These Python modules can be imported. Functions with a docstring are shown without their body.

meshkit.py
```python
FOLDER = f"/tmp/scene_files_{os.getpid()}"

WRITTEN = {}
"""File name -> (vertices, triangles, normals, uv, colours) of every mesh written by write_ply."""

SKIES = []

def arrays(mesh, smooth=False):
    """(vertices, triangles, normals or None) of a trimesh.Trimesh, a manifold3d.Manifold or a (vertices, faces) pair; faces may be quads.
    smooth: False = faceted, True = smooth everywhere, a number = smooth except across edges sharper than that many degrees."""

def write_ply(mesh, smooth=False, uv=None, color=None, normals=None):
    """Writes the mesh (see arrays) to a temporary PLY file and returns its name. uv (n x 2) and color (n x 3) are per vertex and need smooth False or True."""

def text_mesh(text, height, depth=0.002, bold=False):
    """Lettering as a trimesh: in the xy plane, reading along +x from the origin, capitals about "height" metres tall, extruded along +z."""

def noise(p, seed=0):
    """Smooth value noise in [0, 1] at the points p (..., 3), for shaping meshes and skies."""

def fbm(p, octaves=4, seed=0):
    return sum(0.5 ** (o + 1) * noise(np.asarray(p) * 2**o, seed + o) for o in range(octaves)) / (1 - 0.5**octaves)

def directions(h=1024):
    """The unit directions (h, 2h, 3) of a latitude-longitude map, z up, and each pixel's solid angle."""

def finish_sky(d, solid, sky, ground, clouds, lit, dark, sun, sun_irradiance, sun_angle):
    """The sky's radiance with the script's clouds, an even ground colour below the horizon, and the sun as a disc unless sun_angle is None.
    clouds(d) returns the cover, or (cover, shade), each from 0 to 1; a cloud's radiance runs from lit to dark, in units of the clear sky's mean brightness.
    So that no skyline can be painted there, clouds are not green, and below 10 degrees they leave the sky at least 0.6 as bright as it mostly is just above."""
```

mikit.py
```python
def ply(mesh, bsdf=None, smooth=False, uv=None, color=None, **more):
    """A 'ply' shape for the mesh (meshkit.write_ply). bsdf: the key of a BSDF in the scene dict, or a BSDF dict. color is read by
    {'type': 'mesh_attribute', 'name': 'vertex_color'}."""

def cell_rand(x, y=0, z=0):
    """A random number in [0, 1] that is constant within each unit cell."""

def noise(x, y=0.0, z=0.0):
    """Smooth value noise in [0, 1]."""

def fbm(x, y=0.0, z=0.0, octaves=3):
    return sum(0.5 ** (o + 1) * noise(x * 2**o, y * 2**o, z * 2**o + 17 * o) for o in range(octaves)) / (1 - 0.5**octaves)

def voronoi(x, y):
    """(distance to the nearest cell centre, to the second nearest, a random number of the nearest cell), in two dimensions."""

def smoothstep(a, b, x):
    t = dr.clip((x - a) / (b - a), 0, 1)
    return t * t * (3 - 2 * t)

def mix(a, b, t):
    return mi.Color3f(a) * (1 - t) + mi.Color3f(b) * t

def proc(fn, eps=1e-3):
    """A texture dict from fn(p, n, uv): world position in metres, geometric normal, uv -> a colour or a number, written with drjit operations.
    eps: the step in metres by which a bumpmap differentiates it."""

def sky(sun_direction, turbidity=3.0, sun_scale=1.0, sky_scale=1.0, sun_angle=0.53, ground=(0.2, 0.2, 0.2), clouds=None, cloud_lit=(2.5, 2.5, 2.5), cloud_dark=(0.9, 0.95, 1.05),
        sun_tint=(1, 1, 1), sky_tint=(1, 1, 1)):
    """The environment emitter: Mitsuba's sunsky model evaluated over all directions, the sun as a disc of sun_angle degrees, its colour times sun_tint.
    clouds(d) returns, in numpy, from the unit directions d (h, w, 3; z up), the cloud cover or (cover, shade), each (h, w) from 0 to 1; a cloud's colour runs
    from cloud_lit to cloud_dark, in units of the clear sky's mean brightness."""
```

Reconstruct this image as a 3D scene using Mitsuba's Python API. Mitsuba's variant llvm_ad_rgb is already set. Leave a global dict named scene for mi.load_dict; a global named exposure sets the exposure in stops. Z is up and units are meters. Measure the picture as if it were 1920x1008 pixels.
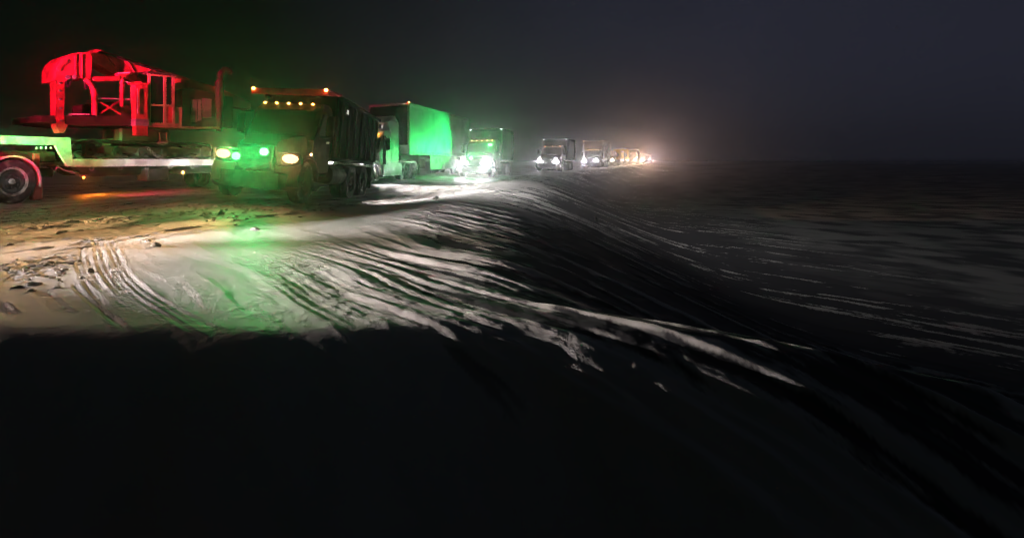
import math
import numpy as np
import trimesh
import shapely.geometry as sg
from scipy.spatial import cKDTree
import mitsuba as mi
import mikit
import meshkit
from mikit import proc, noise, fbm, smoothstep, mix

T = mi.ScalarTransform4f
scene, labels = {}, {}
rng = np.random.default_rng(7)

# ------------------------------------------------------------------ camera, sky, air, exposure
F = 906.0                     # focal length in pixels of the 1920-wide photograph
EYE = 1.1
scene['camera'] = {
    'type': 'perspective', 'fov': math.degrees(2 * math.atan(960 / F)), 'fov_axis': 'x',
    'near_clip': 0.05, 'far_clip': 2000.0,
    'principal_point_offset_x': (960 - 600) / 1920.0, 'principal_point_offset_y': (504 - 298) / 1008.0,
    'to_world': T().look_at(origin=[0, 0, EYE], target=[0, 10, EYE], up=[0, 0, 1]),
    'medium': {'type': 'ref', 'id': 'blown_snow_air'},
}
exposure = 11.0
DIM = 2.0 ** -exposure        # lamp strengths below are written for exposure 0


def night_clouds(d):
    """Thin cloud lit from beyond the far end of the road; the sky over the near trucks is open and dark."""
    az = np.degrees(np.arctan2(d[..., 0], d[..., 1]))
    n = meshkit.fbm(np.stack([d[..., 0] * 2.2, d[..., 1] * 2.2, d[..., 2] * 3.0], -1), 4, 5)
    s = np.clip((az + 8) / 48, 0, 1) * np.clip((150 - az) / 80, 0, 1)
    return np.clip(s * (0.35 + 1.1 * n), 0, 1) * np.clip(1.25 - d[..., 2], 0, 1), 0.4 * n


scene['sky'] = mikit.sky((0.35, 0.9, 0.03), turbidity=3, sun_scale=0.0, sky_scale=0.09 * DIM, ground=(0.3, 0.3, 0.3), sky_tint=(0.65, 1.0, 0.95), clouds=night_clouds, cloud_lit=(13.5, 14.5, 24), cloud_dark=(7.5, 8, 13.5))
scene['sky']['sampling_weight'] = 0.4      # the sky is nearly black: nearly all of the light comes from lamps
HAZE = 0.0045
scene['blown_snow_air'] = {
    'type': 'homogeneous', 'albedo': {'type': 'rgb', 'value': [0.95, 0.95, 0.95]},
    'sigma_t': {'type': 'rgb', 'value': [HAZE, HAZE, HAZE]},
    'phase': {'type': 'hg', 'g': 0.94},
}
HAZE_TOP = 22.0

# ------------------------------------------------------------------ lamps: colour and strength in one place
WARM, WHITE, GREEN, RED, AMBER = (1.0, 0.50, 0.22), (1.0, 0.93, 0.90), (0.01, 1.0, 0.16), (1.0, 0.02, 0.13), (1.0, 0.32, 0.05)


def rgb(c, k=1.0):
    return {'type': 'rgb', 'value': [float(x) * k for x in c]}


def beam(key, origin, target, colour, power, cutoff=40.0, width=20.0, weight=1.0):
    scene[key] = {'type': 'spot', 'to_world': T().look_at(origin=[float(v) for v in origin], target=[float(v) for v in target], up=[0, 0, 1]),
                  'intensity': rgb(colour, power * DIM), 'cutoff_angle': float(cutoff), 'beam_width': float(width), 'sampling_weight': float(weight)}


def glow(colour, k, weight=0.02):
    return {'type': 'area', 'radiance': rgb(colour, k * DIM), 'sampling_weight': float(weight) * .2}


# ------------------------------------------------------------------ materials
def mat(key, colour, rough=0.5, metal=0.0, spec=0.5, **more):
    scene[key] = {'type': 'twosided', 'bsdf': {'type': 'principled', 'base_color': colour if isinstance(colour, dict) else rgb(colour),
                                               'roughness': rough, 'metallic': metal, 'specular': spec, **more}}
    return key


def grimy(a, b, s=3.0, lo=0.45, hi=0.7):
    return proc(lambda p, n, uv: mix(a, b, smoothstep(lo, hi, fbm(p.x * s, p.y * s, p.z * s, 4))))


scene['snow_mat'] = {'type': 'twosided', 'bsdf': {'type': 'bumpmap', 'grain': proc(lambda p, n, uv: fbm(p.x * 22, p.y * 22, p.z * 22, 3), eps=4e-3), 'scale': 0.0035,
    'bsdf': {'type': 'principled', 'base_color': {'type': 'mesh_attribute', 'name': 'vertex_color'}, 'roughness': 0.6, 'specular': 0.3}}}
mat('clod_mat', grimy((0.30, 0.27, 0.23), (0.68, 0.65, 0.61), 14.0, .3, .55), 0.8)
mat('black_paint', grimy((0.012, 0.013, 0.013), (0.03, 0.03, 0.03), 2.2), 0.75, spec=0.12)
mat('black_steel', grimy((0.016, 0.016, 0.016), (0.04, 0.037, 0.034), 5.0), 0.7, spec=0.2)
mat('body_steel', grimy((0.008, 0.009, 0.010), (0.013, 0.013, 0.014), 1.6), 0.9, spec=0.06)
mat('rubber', grimy((0.016, 0.016, 0.016), (0.09, 0.088, 0.085), 7.0, 0.5, 0.8), 0.85)
mat('rim_steel', grimy((0.28, 0.28, 0.27), (0.12, 0.115, 0.11), 9.0), 0.45, 0.3)
mat('chrome', (0.75, 0.75, 0.75), 0.18, 1.0)
mat('aluminium', grimy((0.66, 0.66, 0.64), (0.42, 0.41, 0.39), 4.0), 0.5, 0.0)
mat('white_paint', grimy((0.74, 0.74, 0.72), (0.52, 0.51, 0.49), 1.8), 0.35, clearcoat=0.5)
mat('van_skin', grimy((0.76, 0.77, 0.76), (0.62, 0.63, 0.62), 0.9), 0.45)
mat('orange_paint', grimy((0.60, 0.06, 0.075), (0.38, 0.045, 0.055), 5.0), 0.45)
mat('dull_red_paint', grimy((0.55, 0.07, 0.08), (0.33, 0.05, 0.055), 5.0), 0.55)
mat('brown_paint', grimy((0.055, 0.03, 0.024), (0.03, 0.022, 0.02), 3.0), 0.6)
mat('tan_paint', grimy((0.50, 0.36, 0.20), (0.34, 0.24, 0.14), 4.0), 0.5)
mat('panel_grey', grimy((0.34, 0.32, 0.28), (0.2, 0.19, 0.17), 3.0), 0.55)
mat('yellow_paint', grimy((0.75, 0.52, 0.12), (0.6, 0.42, 0.12), 2.0), 0.4)
mat('dark_glass', (0.012, 0.014, 0.015), 0.06, 0, 0.6)
mat('lens_white', (0.85, 0.85, 0.85), 0.2)
mat('reflector_white', (0.85, 0.85, 0.85), 0.25)
mat('wood_deck', grimy((0.2, 0.14, 0.09), (0.1, 0.075, 0.055), 3.0), 0.8)
mat('post_mat', (0.06, 0.055, 0.05), 0.7)
mat('capsnow_mat', (0.82, 0.83, 0.85), 0.5)

# ------------------------------------------------------------------ mesh helpers
concat = trimesh.util.concatenate


def hull(pts):
    return trimesh.convex.convex_hull(np.asarray(pts, float))


def box(x0, x1, y0, y1, z0, z1, r=0.02):
    x0, x1 = sorted((x0, x1)); y0, y1 = sorted((y0, y1)); z0, z1 = sorted((z0, z1))
    r = min(r, (x1 - x0) * .3, (y1 - y0) * .3, (z1 - z0) * .3)
    pts = []
    for x, sx in ((x0, 1), (x1, -1)):
        for y, sy in ((y0, 1), (y1, -1)):
            for z, sz in ((z0, 1), (z1, -1)):
                pts += [(x + sx * r, y + sy * r, z), (x + sx * r, y, z + sz * r), (x, y + sy * r, z + sz * r)]
    return hull(pts)


def plate(x0, x1, y0, y1, z0, z1):
    m = trimesh.creation.box((abs(x1 - x0), abs(y1 - y0), abs(z1 - z0)))
    m.apply_translation(((x0 + x1) / 2, (y0 + y1) / 2, (z0 + z1) / 2))
    return m


def prism(poly, y0, y1, r=0.0):
    """Side profile (x, z) extruded from y0 to y1."""
    g = sg.Polygon(poly).buffer(0)
    if r:
        g = g.buffer(-r).buffer(r, quad_segs=4)
    m = trimesh.creation.extrude_polygon(g, abs(y1 - y0), engine='earcut')
    m.apply_transform(np.array([[1, 0, 0, 0], [0, 0, 1, min(y0, y1)], [0, 1, 0, 0], [0, 0, 0, 1.0]]))
    m.invert()
    return m


def loft(prof0, y0, prof1, y1):
    return hull([(x, y0, z) for x, z in prof0] + [(x, y1, z) for x, z in prof1])


def tube(path, r, sections=10):
    path = np.asarray(path, float)
    out = []
    for a, b in zip(path[:-1], path[1:]):
        out.append(trimesh.creation.cylinder(r, segment=[a, b], sections=sections))
    for p in path[1:-1]:
        s = trimesh.creation.icosphere(1, r)
        s.apply_translation(p)
        out.append(s)
    return concat(out)


def revolve_y(prof, sections=36):
    """Profile (radius, y) turned round the y axis."""
    m = trimesh.creation.revolve(np.asarray(prof, float), sections=sections)
    m.apply_transform(np.array([[1, 0, 0, 0], [0, 0, 1, 0], [0, -1, 0, 0], [0, 0, 0, 1.0]]))
    return m


def moved(m, x=0, y=0, z=0):
    m = m.copy(); m.apply_translation((x, y, z)); return m


def ball(x, y, z, r, sub=2, squash=(1, 1, 1)):
    m = trimesh.creation.icosphere(sub, r)
    m.apply_scale(squash) if not np.isscalar(squash) else None
    m.apply_translation((x, y, z))
    return m


MADE = {}


def shape(name, make, m, smooth=30):
    """A ply dict built once per (name, material)."""
    if (name, m) not in MADE:
        mesh = make() if callable(make) else make
        MADE[(name, m)] = mikit.ply(mesh, m, smooth=smooth)
    return MADE[(name, m)]


class Thing:
    """Keys of one thing and its parts; all meshes in its own frame, placed by one matrix."""

    def __init__(self, name, label, category, M, group=None):
        key, n = name, 0
        while key in labels:
            n += 1
            key = f'{name}_{n:03d}'
        self.key, self.M = key, np.asarray(M, float)
        labels[key] = {'label': label, 'category': category}
        if group:
            labels[key]['group'] = group

    def add(self, name, mesh, m, under=None, emit=None, smooth=30, label=None, cache=None):
        base = f'{under or self.key}__{name}'
        key, n = base, 0
        while key in scene:
            n += 1
            key = f'{base}_{n:03d}'
        d = dict(shape(cache, mesh, m, smooth)) if cache else mikit.ply(mesh() if callable(mesh) else mesh, m, smooth=smooth)
        d['to_world'] = T(self.M.tolist())
        if emit:
            d['emitter'] = emit
        scene[key] = d
        if label:
            labels[key] = {'label': label}
        return key

    def at(self, p):
        return (self.M @ np.array([*p, 1.0]))[:3]


def place(x, y, z, forward_deg, pitch=0.0, roll=0.0):
    """Local +x forward, +y left, +z up. forward_deg: the heading, measured from the photograph's view axis turned to face the camera
    (0 = straight towards the camera, positive = the tail points to the right)."""
    a = math.radians(forward_deg)
    fx = np.array([-math.sin(a), -math.cos(a), 0.0])
    up = np.array([0, 0, 1.0])
    ly = np.cross(up, fx)
    R = np.stack([fx, ly, up], 1)
    p, r = math.radians(pitch), math.radians(roll)
    Rp = np.array([[math.cos(p), 0, -math.sin(p)], [0, 1, 0], [math.sin(p), 0, math.cos(p)]])
    Rr = np.array([[1, 0, 0], [0, math.cos(r), -math.sin(r)], [0, math.sin(r), math.cos(r)]])
    M = np.eye(4); M[:3, :3] = R @ Rp @ Rr; M[:3, 3] = (x, y, z)
    return M


# the road's own frame: x along the road away from the camera, y towards its far side
ROAD = math.atan2(694, F)
D, N = np.array([math.sin(ROAD), math.cos(ROAD)]), np.array([-math.cos(ROAD), math.sin(ROAD)])
ROAD_M = np.eye(4); ROAD_M[:2, 0] = D; ROAD_M[:2, 1] = N


def road_tz(u, v, L):
    """(along the road, height) of the point of the upright plane at distance L that is seen at (u, v): used to take measures off the photograph."""
    k = (u - 600) / F
    y = L / (N[0] * k + N[1])
    return D[0] * k * y + D[1] * y, EYE - (v - 298) * y / F


# ------------------------------------------------------------------ ground
BANK = np.array([(-60, -8), (1.0, 6.0), (2.6, 2.9), (3.35, 2.15), (3.8, 1.45), (4.5, 1.5), (6, 2.2), (8, 3.1), (12, 5.1), (18, 8.2), (27, 12.5), (50, 28), (100, 66), (400, 297)], float)
WIND = np.array([0.55, -0.835])
WX = np.array([0.835, 0.55])


def truck_plane(x, y):
    a, b, c = np.array([-.46, 12., 0.0]), np.array([-2.43, 12.75, .13]), np.array([.865, 15.45, -.14])
    n = np.cross(b - a, c - a)
    return a[2] - (n[0] * (x - a[0]) + n[1] * (y - a[1])) / n[2]


def base_height(x, y):
    L = N[0] * x + N[1] * y
    xb = np.interp(y, BANK[:, 0], BANK[:, 1])
    d = (x - xb) * 0.87
    s = np.clip((d + 0.2) / 4.2, 0, 1)
    z = -1.15 * s * s * (3 - 2 * s)
    s = np.clip((d - 9) / 30, 0, 1)
    z = z + 1.0 * s * s * (3 - 2 * s)
    wv = meshkit.fbm(np.stack([x * 0.8, 0 * x + 3, 0 * x], -1), 3, 71) - 0.5
    s = np.clip((3.3 + 0.5 * wv - y) / 2.4, 0, 1) * np.clip((y + 12) / 6, 0, 1)
    z = np.minimum(z, z * 0.3 - 1.25 * s * s * (3 - 2 * s))  # near drop is shaped to leave the ground before the camera unlit
    s = np.clip((L - 21) / 25, 0, 1)                       # far verge
    z = z - 0.7 * s * s * (3 - 2 * s)
    far = np.clip((y - 19) / 8, 0, 1) * np.clip((16 - L) / 4, 0, 1) * np.clip(1 - s, 0, 1)
    z = z - 0.16 * far * (d < 0) - 0.16 * far * (d >= 0)
    q = ((x - 0.0) * N[0] + (y - 14.2) * N[1]), ((x - 0.0) * D[0] + (y - 14.2) * D[1])
    w = np.exp(-(q[0] / 2.6) ** 4 - (q[1] / 4.2) ** 4)
    return z * (1 - w) + w * truck_plane(x, y), d, L


def sn(x, y, a, b, seed, octaves=3):
    """Noise stretched along the wind: a metres long, b metres wide."""
    u, v = x * WIND[0] + y * WIND[1], x * WX[0] + y * WX[1]
    w = meshkit.fbm(np.stack([u * 0.35, v * 0.35, 0 * u + seed], -1), 2, seed) - 0.5
    return meshkit.fbm(np.stack([u / a, (v + 0.9 * w) / b, 0 * u + 3.7], -1), octaves, seed)


TRACKS = [
    [(200, 445), (222, 480), (235, 505), (262, 535), (300, 562), (355, 592), (440, 630)], [(190, 448), (213, 482), (226, 508), (250, 537), (285, 563), (335, 592), (410, 630)],
    [(205, 484), (216, 510), (238, 540), (268, 565), (312, 592), (375, 630)], [(176, 440), (190, 470), (202, 505), (228, 540), (258, 570), (290, 595)],
    [(164, 436), (180, 468), (190, 505), (215, 540), (245, 570), (272, 592)], [(165, 472), (175, 510), (200, 545), (235, 575), (255, 592)],
    [(150, 455), (155, 490), (170, 520), (195, 545), (225, 575)], [(143, 470), (147, 495), (158, 525), (180, 555), (215, 590)],
    [(135, 520), (150, 545), (180, 572), (205, 592), (250, 628)], [(75, 540), (100, 570), (125, 592)], [(85, 540), (112, 570), (140, 592)], [(66, 545), (88, 572), (110, 594)],
    [(0, 566), (16, 580), (34, 594)], [(-14, 570), (5, 585), (20, 598)],
    [(-60, 470), (-20, 455), (40, 447), (95, 446), (130, 452)], [(-60, 482), (-20, 464), (30, 455), (80, 456)],
    [(20, 500), (60, 488), (110, 480), (150, 480)],
]


def ground_px(u, v):
    y = F * EYE / (v - 298.0)
    return np.array([(u - 600) / F * y, y])


def resample(pts, step=0.012):
    pts = np.array([ground_px(u, v) for u, v in pts])
    from scipy.interpolate import splprep, splev
    tck, _ = splprep(pts.T, s=0, k=min(3, len(pts) - 1))
    return np.array(splev(np.linspace(0, 1, int(np.linalg.norm(np.diff(pts, axis=0), axis=1).sum() / step) + 2), tck)).T


def ground():
    def axis(stops):
        out = [stops[0][0]]
        for (a, _), (b, h) in zip(stops[:-1], stops[1:]):
            n = max(1, int(round((b - a) / h)))
            out += list(a + (b - a) * (np.arange(n) + 1) / n)
        return np.array(out)

    gx = np.concatenate([[-380, -300, -220, -160, -120, -90, -70, -55, -42, -33], axis([(-26, 1), (-14, 0.6), (-9, 0.12), (-4.4, 0.05), (3.0, 0.017), (6, 0.022), (9, 0.035), (16, 0.06), (30, 0.2), (60, 0.8), (110, 3)]), [150, 200, 260, 320, 380]])
    gy = np.concatenate([[-60, -40, -25], axis([(-14, 1), (0.5, 0.2), (3.0, 0.022), (8.0, 0.016), (14, 0.03), (22, 0.06), (40, 0.16), (70, 0.5), (130, 2)]), [150, 180, 220, 280, 340, 380]])
    x, y = np.meshgrid(gx, gy)
    z, d, L = base_height(x, y)
    near = np.exp(-((np.hypot(x, y)) / 60) ** 2)
    # low swell added along the bank's edge to catch lamp light, and the drifts blown across it
    z = z + 0.22 * np.exp(-((d + 1.0) / 1.3) ** 2) * np.clip((y - 6) / 4, 0, 1) * np.clip((60 - y) / 30, 0, 1)
    bank = np.clip((d + 2.4) / 1.7, 0, 1)
    bank = bank * bank * (3 - 2 * bank) * (1 - 0.92 * np.clip((d - 3) / 3.5, 0, 1))
    r1 = sn(x, y, 1.9, 0.19, 11)
    r2 = sn(x, y, 0.8, 0.09, 23)
    rid = np.clip((r1 - 0.42) / 0.3, 0, 1)
    onroad = np.clip((L - 7.5) / 2, 0, 1)
    z = z + near * (1 - 0.8 * onroad) * (0.04 * bank * (rid - 0.4) + 0.03 * bank * (r2 - 0.5) + 0.03 * (1 - bank) * (r1 - 0.5) + (0.002 + 0.006 * bank) * (r2 - 0.5))
    # ruts and churned snow along the road
    t = x * D[0] + y * D[1]
    lane = np.clip((L - 5.6) / 1.2, 0, 1) * np.clip((24 - L) / 2, 0, 1)
    c = meshkit.fbm(np.stack([t * 0.55, L * 3.2, 0 * t + 5], -1), 4, 31)
    c2 = meshkit.fbm(np.stack([t * 3.4, L * 9.0, 0 * t + 9], -1), 4, 37)
    edge = np.exp(-((L - 6.6) / 0.55) ** 2) + 0.8 * np.exp(-((L - 8.3) / 0.35) ** 2)
    lump = np.clip((c2 - 0.52) / 0.2, 0, 1)
    z = z + near * lane * (0.06 * (c - 0.5) + 0.035 * (c2 - 0.5)) + near * edge * np.clip((c - 0.4) * 4, 0, 1) * lump * 0.05
    # curved tyre tracks in the foreground
    near_m = (x > -5.5) & (x < 1) & (y > 2.5) & (y < 8)
    p = np.stack([x[near_m], y[near_m]], -1)
    lines = [resample(q) for q in TRACKS]
    fade = np.concatenate([np.clip(np.minimum(np.linspace(0, 1, len(q)) / .22, (1 - np.linspace(0, 1, len(q))) / .22), 0, 1) for q in lines] + [[0.0]])
    dist, idx = cKDTree(np.concatenate(lines)).query(p, distance_upper_bound=0.3)
    dist = np.minimum(dist, 0.3)
    wob = meshkit.fbm(np.stack([p[:, 0] * 5, p[:, 1] * 5, 0 * p[:, 0]], -1), 3, 41)
    k = np.clip((wob - 0.2) * 4, 0.35, 1) * fade[idx]
    groove = -0.010 * k * np.exp(-(dist / 0.026) ** 2) + 0.005 * k * np.exp(-((dist - 0.042) / 0.018) ** 2)
    # churned patch beside the tracks
    pc = ground_px(62, 500)
    q = np.exp(-(((p[:, 0] - pc[0]) / 0.42) ** 2 + ((p[:, 1] - pc[1]) / 0.75) ** 2) ** 2)
    ch = meshkit.fbm(np.stack([p[:, 0] * 9, p[:, 1] * 7, 0 * p[:, 0] + 2], -1), 4, 43)
    groove = groove + q * 0.045 * (np.abs(ch - 0.5) * 2 - 0.2)
    zz = z[near_m] + groove
    z[near_m] = zz
    z = z + near * (0.004 + 0.010 * bank) * np.clip(1.6 - y / 12, 0.2, 1) * (meshkit.fbm(np.stack([x * 9, y * 9, 0 * x], -1), 3, 47) - 0.5)
    # cover: bare frozen ground between the streaks of snow
    g = meshkit.fbm(np.stack([x * 1.3, y * 1.3, 0 * x], -1), 3, 53)
    fine = sn(x, y, 1.1, 0.09, 61, 3)
    crumb = meshkit.fbm(np.stack([x * 7, y * 7, 0 * x + 1], -1), 4, 67)
    thr = 0.665 - 0.27 * np.clip((d + 1.9) / 3.0, 0, 1)
    bare = np.clip(((1 - r1) * 0.55 + (1 - fine) * 0.30 + (1 - crumb) * 0.15 - thr) / 0.035, 0, 1) * np.clip((d + 2.1) / 1.2, 0, 1)
    bare = np.maximum(bare, 0.9 * lane * np.clip((c2 - 0.66) / 0.05, 0, 1) * np.clip((c - 0.46) / 0.1, 0, 1))
    field_dim = np.clip((d - 4.5) / 3, 0, 1)
    bare = bare * (1 - field_dim) + field_dim * (0.55 + 0.42 * np.clip((g - 0.35) / 0.3, 0, 1))  # the far side's colour is darkened to read as unlit ground
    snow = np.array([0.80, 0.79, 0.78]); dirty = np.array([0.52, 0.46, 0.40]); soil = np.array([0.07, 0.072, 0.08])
    w = (lane * np.clip((c - 0.38) / 0.25, 0, 1) * 0.7)[..., None]
    col = snow * (0.90 + 0.14 * (g[..., None] - 0.5)) * (1 - w) + dirty * w
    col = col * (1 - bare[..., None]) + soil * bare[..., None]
    h, wd = x.shape
    i = (np.arange(h - 1)[:, None] * wd + np.arange(wd - 1)).ravel()
    f = np.concatenate([np.stack([i, i + 1, i + wd + 1], 1), np.stack([i, i + wd + 1, i + wd], 1)])
    m = trimesh.Trimesh(np.stack([x, y, z], -1).reshape(-1, 3), f, process=False)
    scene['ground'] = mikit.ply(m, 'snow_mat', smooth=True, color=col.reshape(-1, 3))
    labels['ground'] = {'label': 'snow covered road, verge and ditch with wind streaks and tyre tracks', 'kind': 'structure'}
    return gx, gy, z


GX, GY, GZ = ground()


def ground_z(x, y):
    i, j = np.clip(np.searchsorted(GX, x), 1, len(GX) - 1), np.clip(np.searchsorted(GY, y), 1, len(GY) - 1)
    fx, fy = (x - GX[i - 1]) / (GX[i] - GX[i - 1]), (y - GY[j - 1]) / (GY[j] - GY[j - 1])
    return (GZ[j - 1, i - 1] * (1 - fx) + GZ[j - 1, i] * fx) * (1 - fy) + (GZ[j, i - 1] * (1 - fx) + GZ[j, i] * fx) * fy


scene['haze'] = {'type': 'cube', 'to_world': T().translate([0, 165, (HAZE_TOP - 4) / 2]).scale([395, 300, (HAZE_TOP + 4) / 2]), 'bsdf': {'type': 'null'},
                 'interior': {'type': 'ref', 'id': 'blown_snow_air'}}
labels['haze'] = {'label': 'thin blowing snow in the night air', 'kind': 'stuff'}


# ------------------------------------------------------------------ wheels
def tyre_mesh(r, w):
    h = w / 2
    prof = [(r * .56, -h * .78), (r * .62, -h * .95), (r * .80, -h), (r * .93, -h * .96), (r * .985, -h * .82), (r, -h * .55), (r, -h * .36), (r * .97, -h * .33), (r * .97, -h * .24), (r, -h * .21),
            (r, h * .21), (r * .97, h * .24), (r * .97, h * .33), (r, h * .36), (r, h * .55), (r * .985, h * .82), (r * .93, h * .96), (r * .80, h), (r * .62, h * .95), (r * .56, h * .78)]
    return revolve_y(prof + [prof[0]], 40)


def rim_mesh(r, w, side):
    """side: +1 the dish faces +y."""
    h = w / 2 * side
    return revolve_y([(r * .60, h * .80), (r * .645, h * .99), (r * .615, h * 1.02), (r * .58, h * .93), (r * .55, h * .80), (r * .545, h * .5)], 40)


def dish_mesh(r, w, side):
    h = w / 2 * side
    m = revolve_y([(r * .548, h * .55), (r * .50, h * .25), (r * .40, h * .12), (r * .30, h * .30), (r * .20, h * .42), (0.001, h * .44)], 40)
    nuts = []
    for k in range(10):
        a = k * 2 * math.pi / 10
        nuts.append(trimesh.creation.cylinder(r * .035, height=r * .09, sections=6, transform=np.array([[1, 0, 0, math.cos(a) * r * .27], [0, 0, 1, h * .44], [0, -1, 0, math.sin(a) * r * .27], [0, 0, 0, 1.0]])))
    return concat([m] + nuts)


def hub_mesh(r, w, side):
    h = w / 2 * side
    prof = [(r * .13, h * .30), (r * .13, h * .75), (r * .10, h * .92), (0.001, h * .95)]
    return revolve_y(prof, 16)


def wheel(t, x, y, z, r=0.52, w=0.30, side=1, name='wheel', rim='rim_steel', dual=False):
    tm = tyre_mesh(r, w)
    if dual:
        tm = concat([tm, moved(tm, 0, -side * (w + 0.04), 0)])
    k = t.add(name, moved(tm, x, y, z), 'rubber', cache=('tyre', x, y, z, r, w, side, dual))
    t.add('rim', moved(rim_mesh(r, w, side), x, y, z), rim, under=k, cache=('rim', x, y, z, r, w, side))
    t.add('dish', moved(dish_mesh(r, w, side), x, y, z), 'black_steel', under=k, cache=('dish', x, y, z, r, w, side))
    t.add('hub', moved(hub_mesh(r, w, side), x, y, z), rim, under=k, cache=('hub', x, y, z, r, w, side))
    return k


def arc_strip(x, z, r0, r1, a0, a1, y0, y1, n=18):
    a = np.radians(np.linspace(a0, a1, n))
    pts = [(x + r1 * math.cos(q), z + r1 * math.sin(q)) for q in a] + [(x + r0 * math.cos(q), z + r0 * math.sin(q)) for q in a[::-1]]
    return prism(pts, y0, y1)


def lens_mesh(x, y, z, w, h, depth=0.05, tilt=0.0):
    """An oval lamp lens bulging towards +x."""
    m = trimesh.creation.icosphere(3, 1.0)
    m.apply_scale((depth, w / 2, h / 2))
    m.apply_transform(trimesh.transformations.rotation_matrix(tilt, (1, 0, 0)))
    m.apply_translation((x, y, z))
    return m


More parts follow.
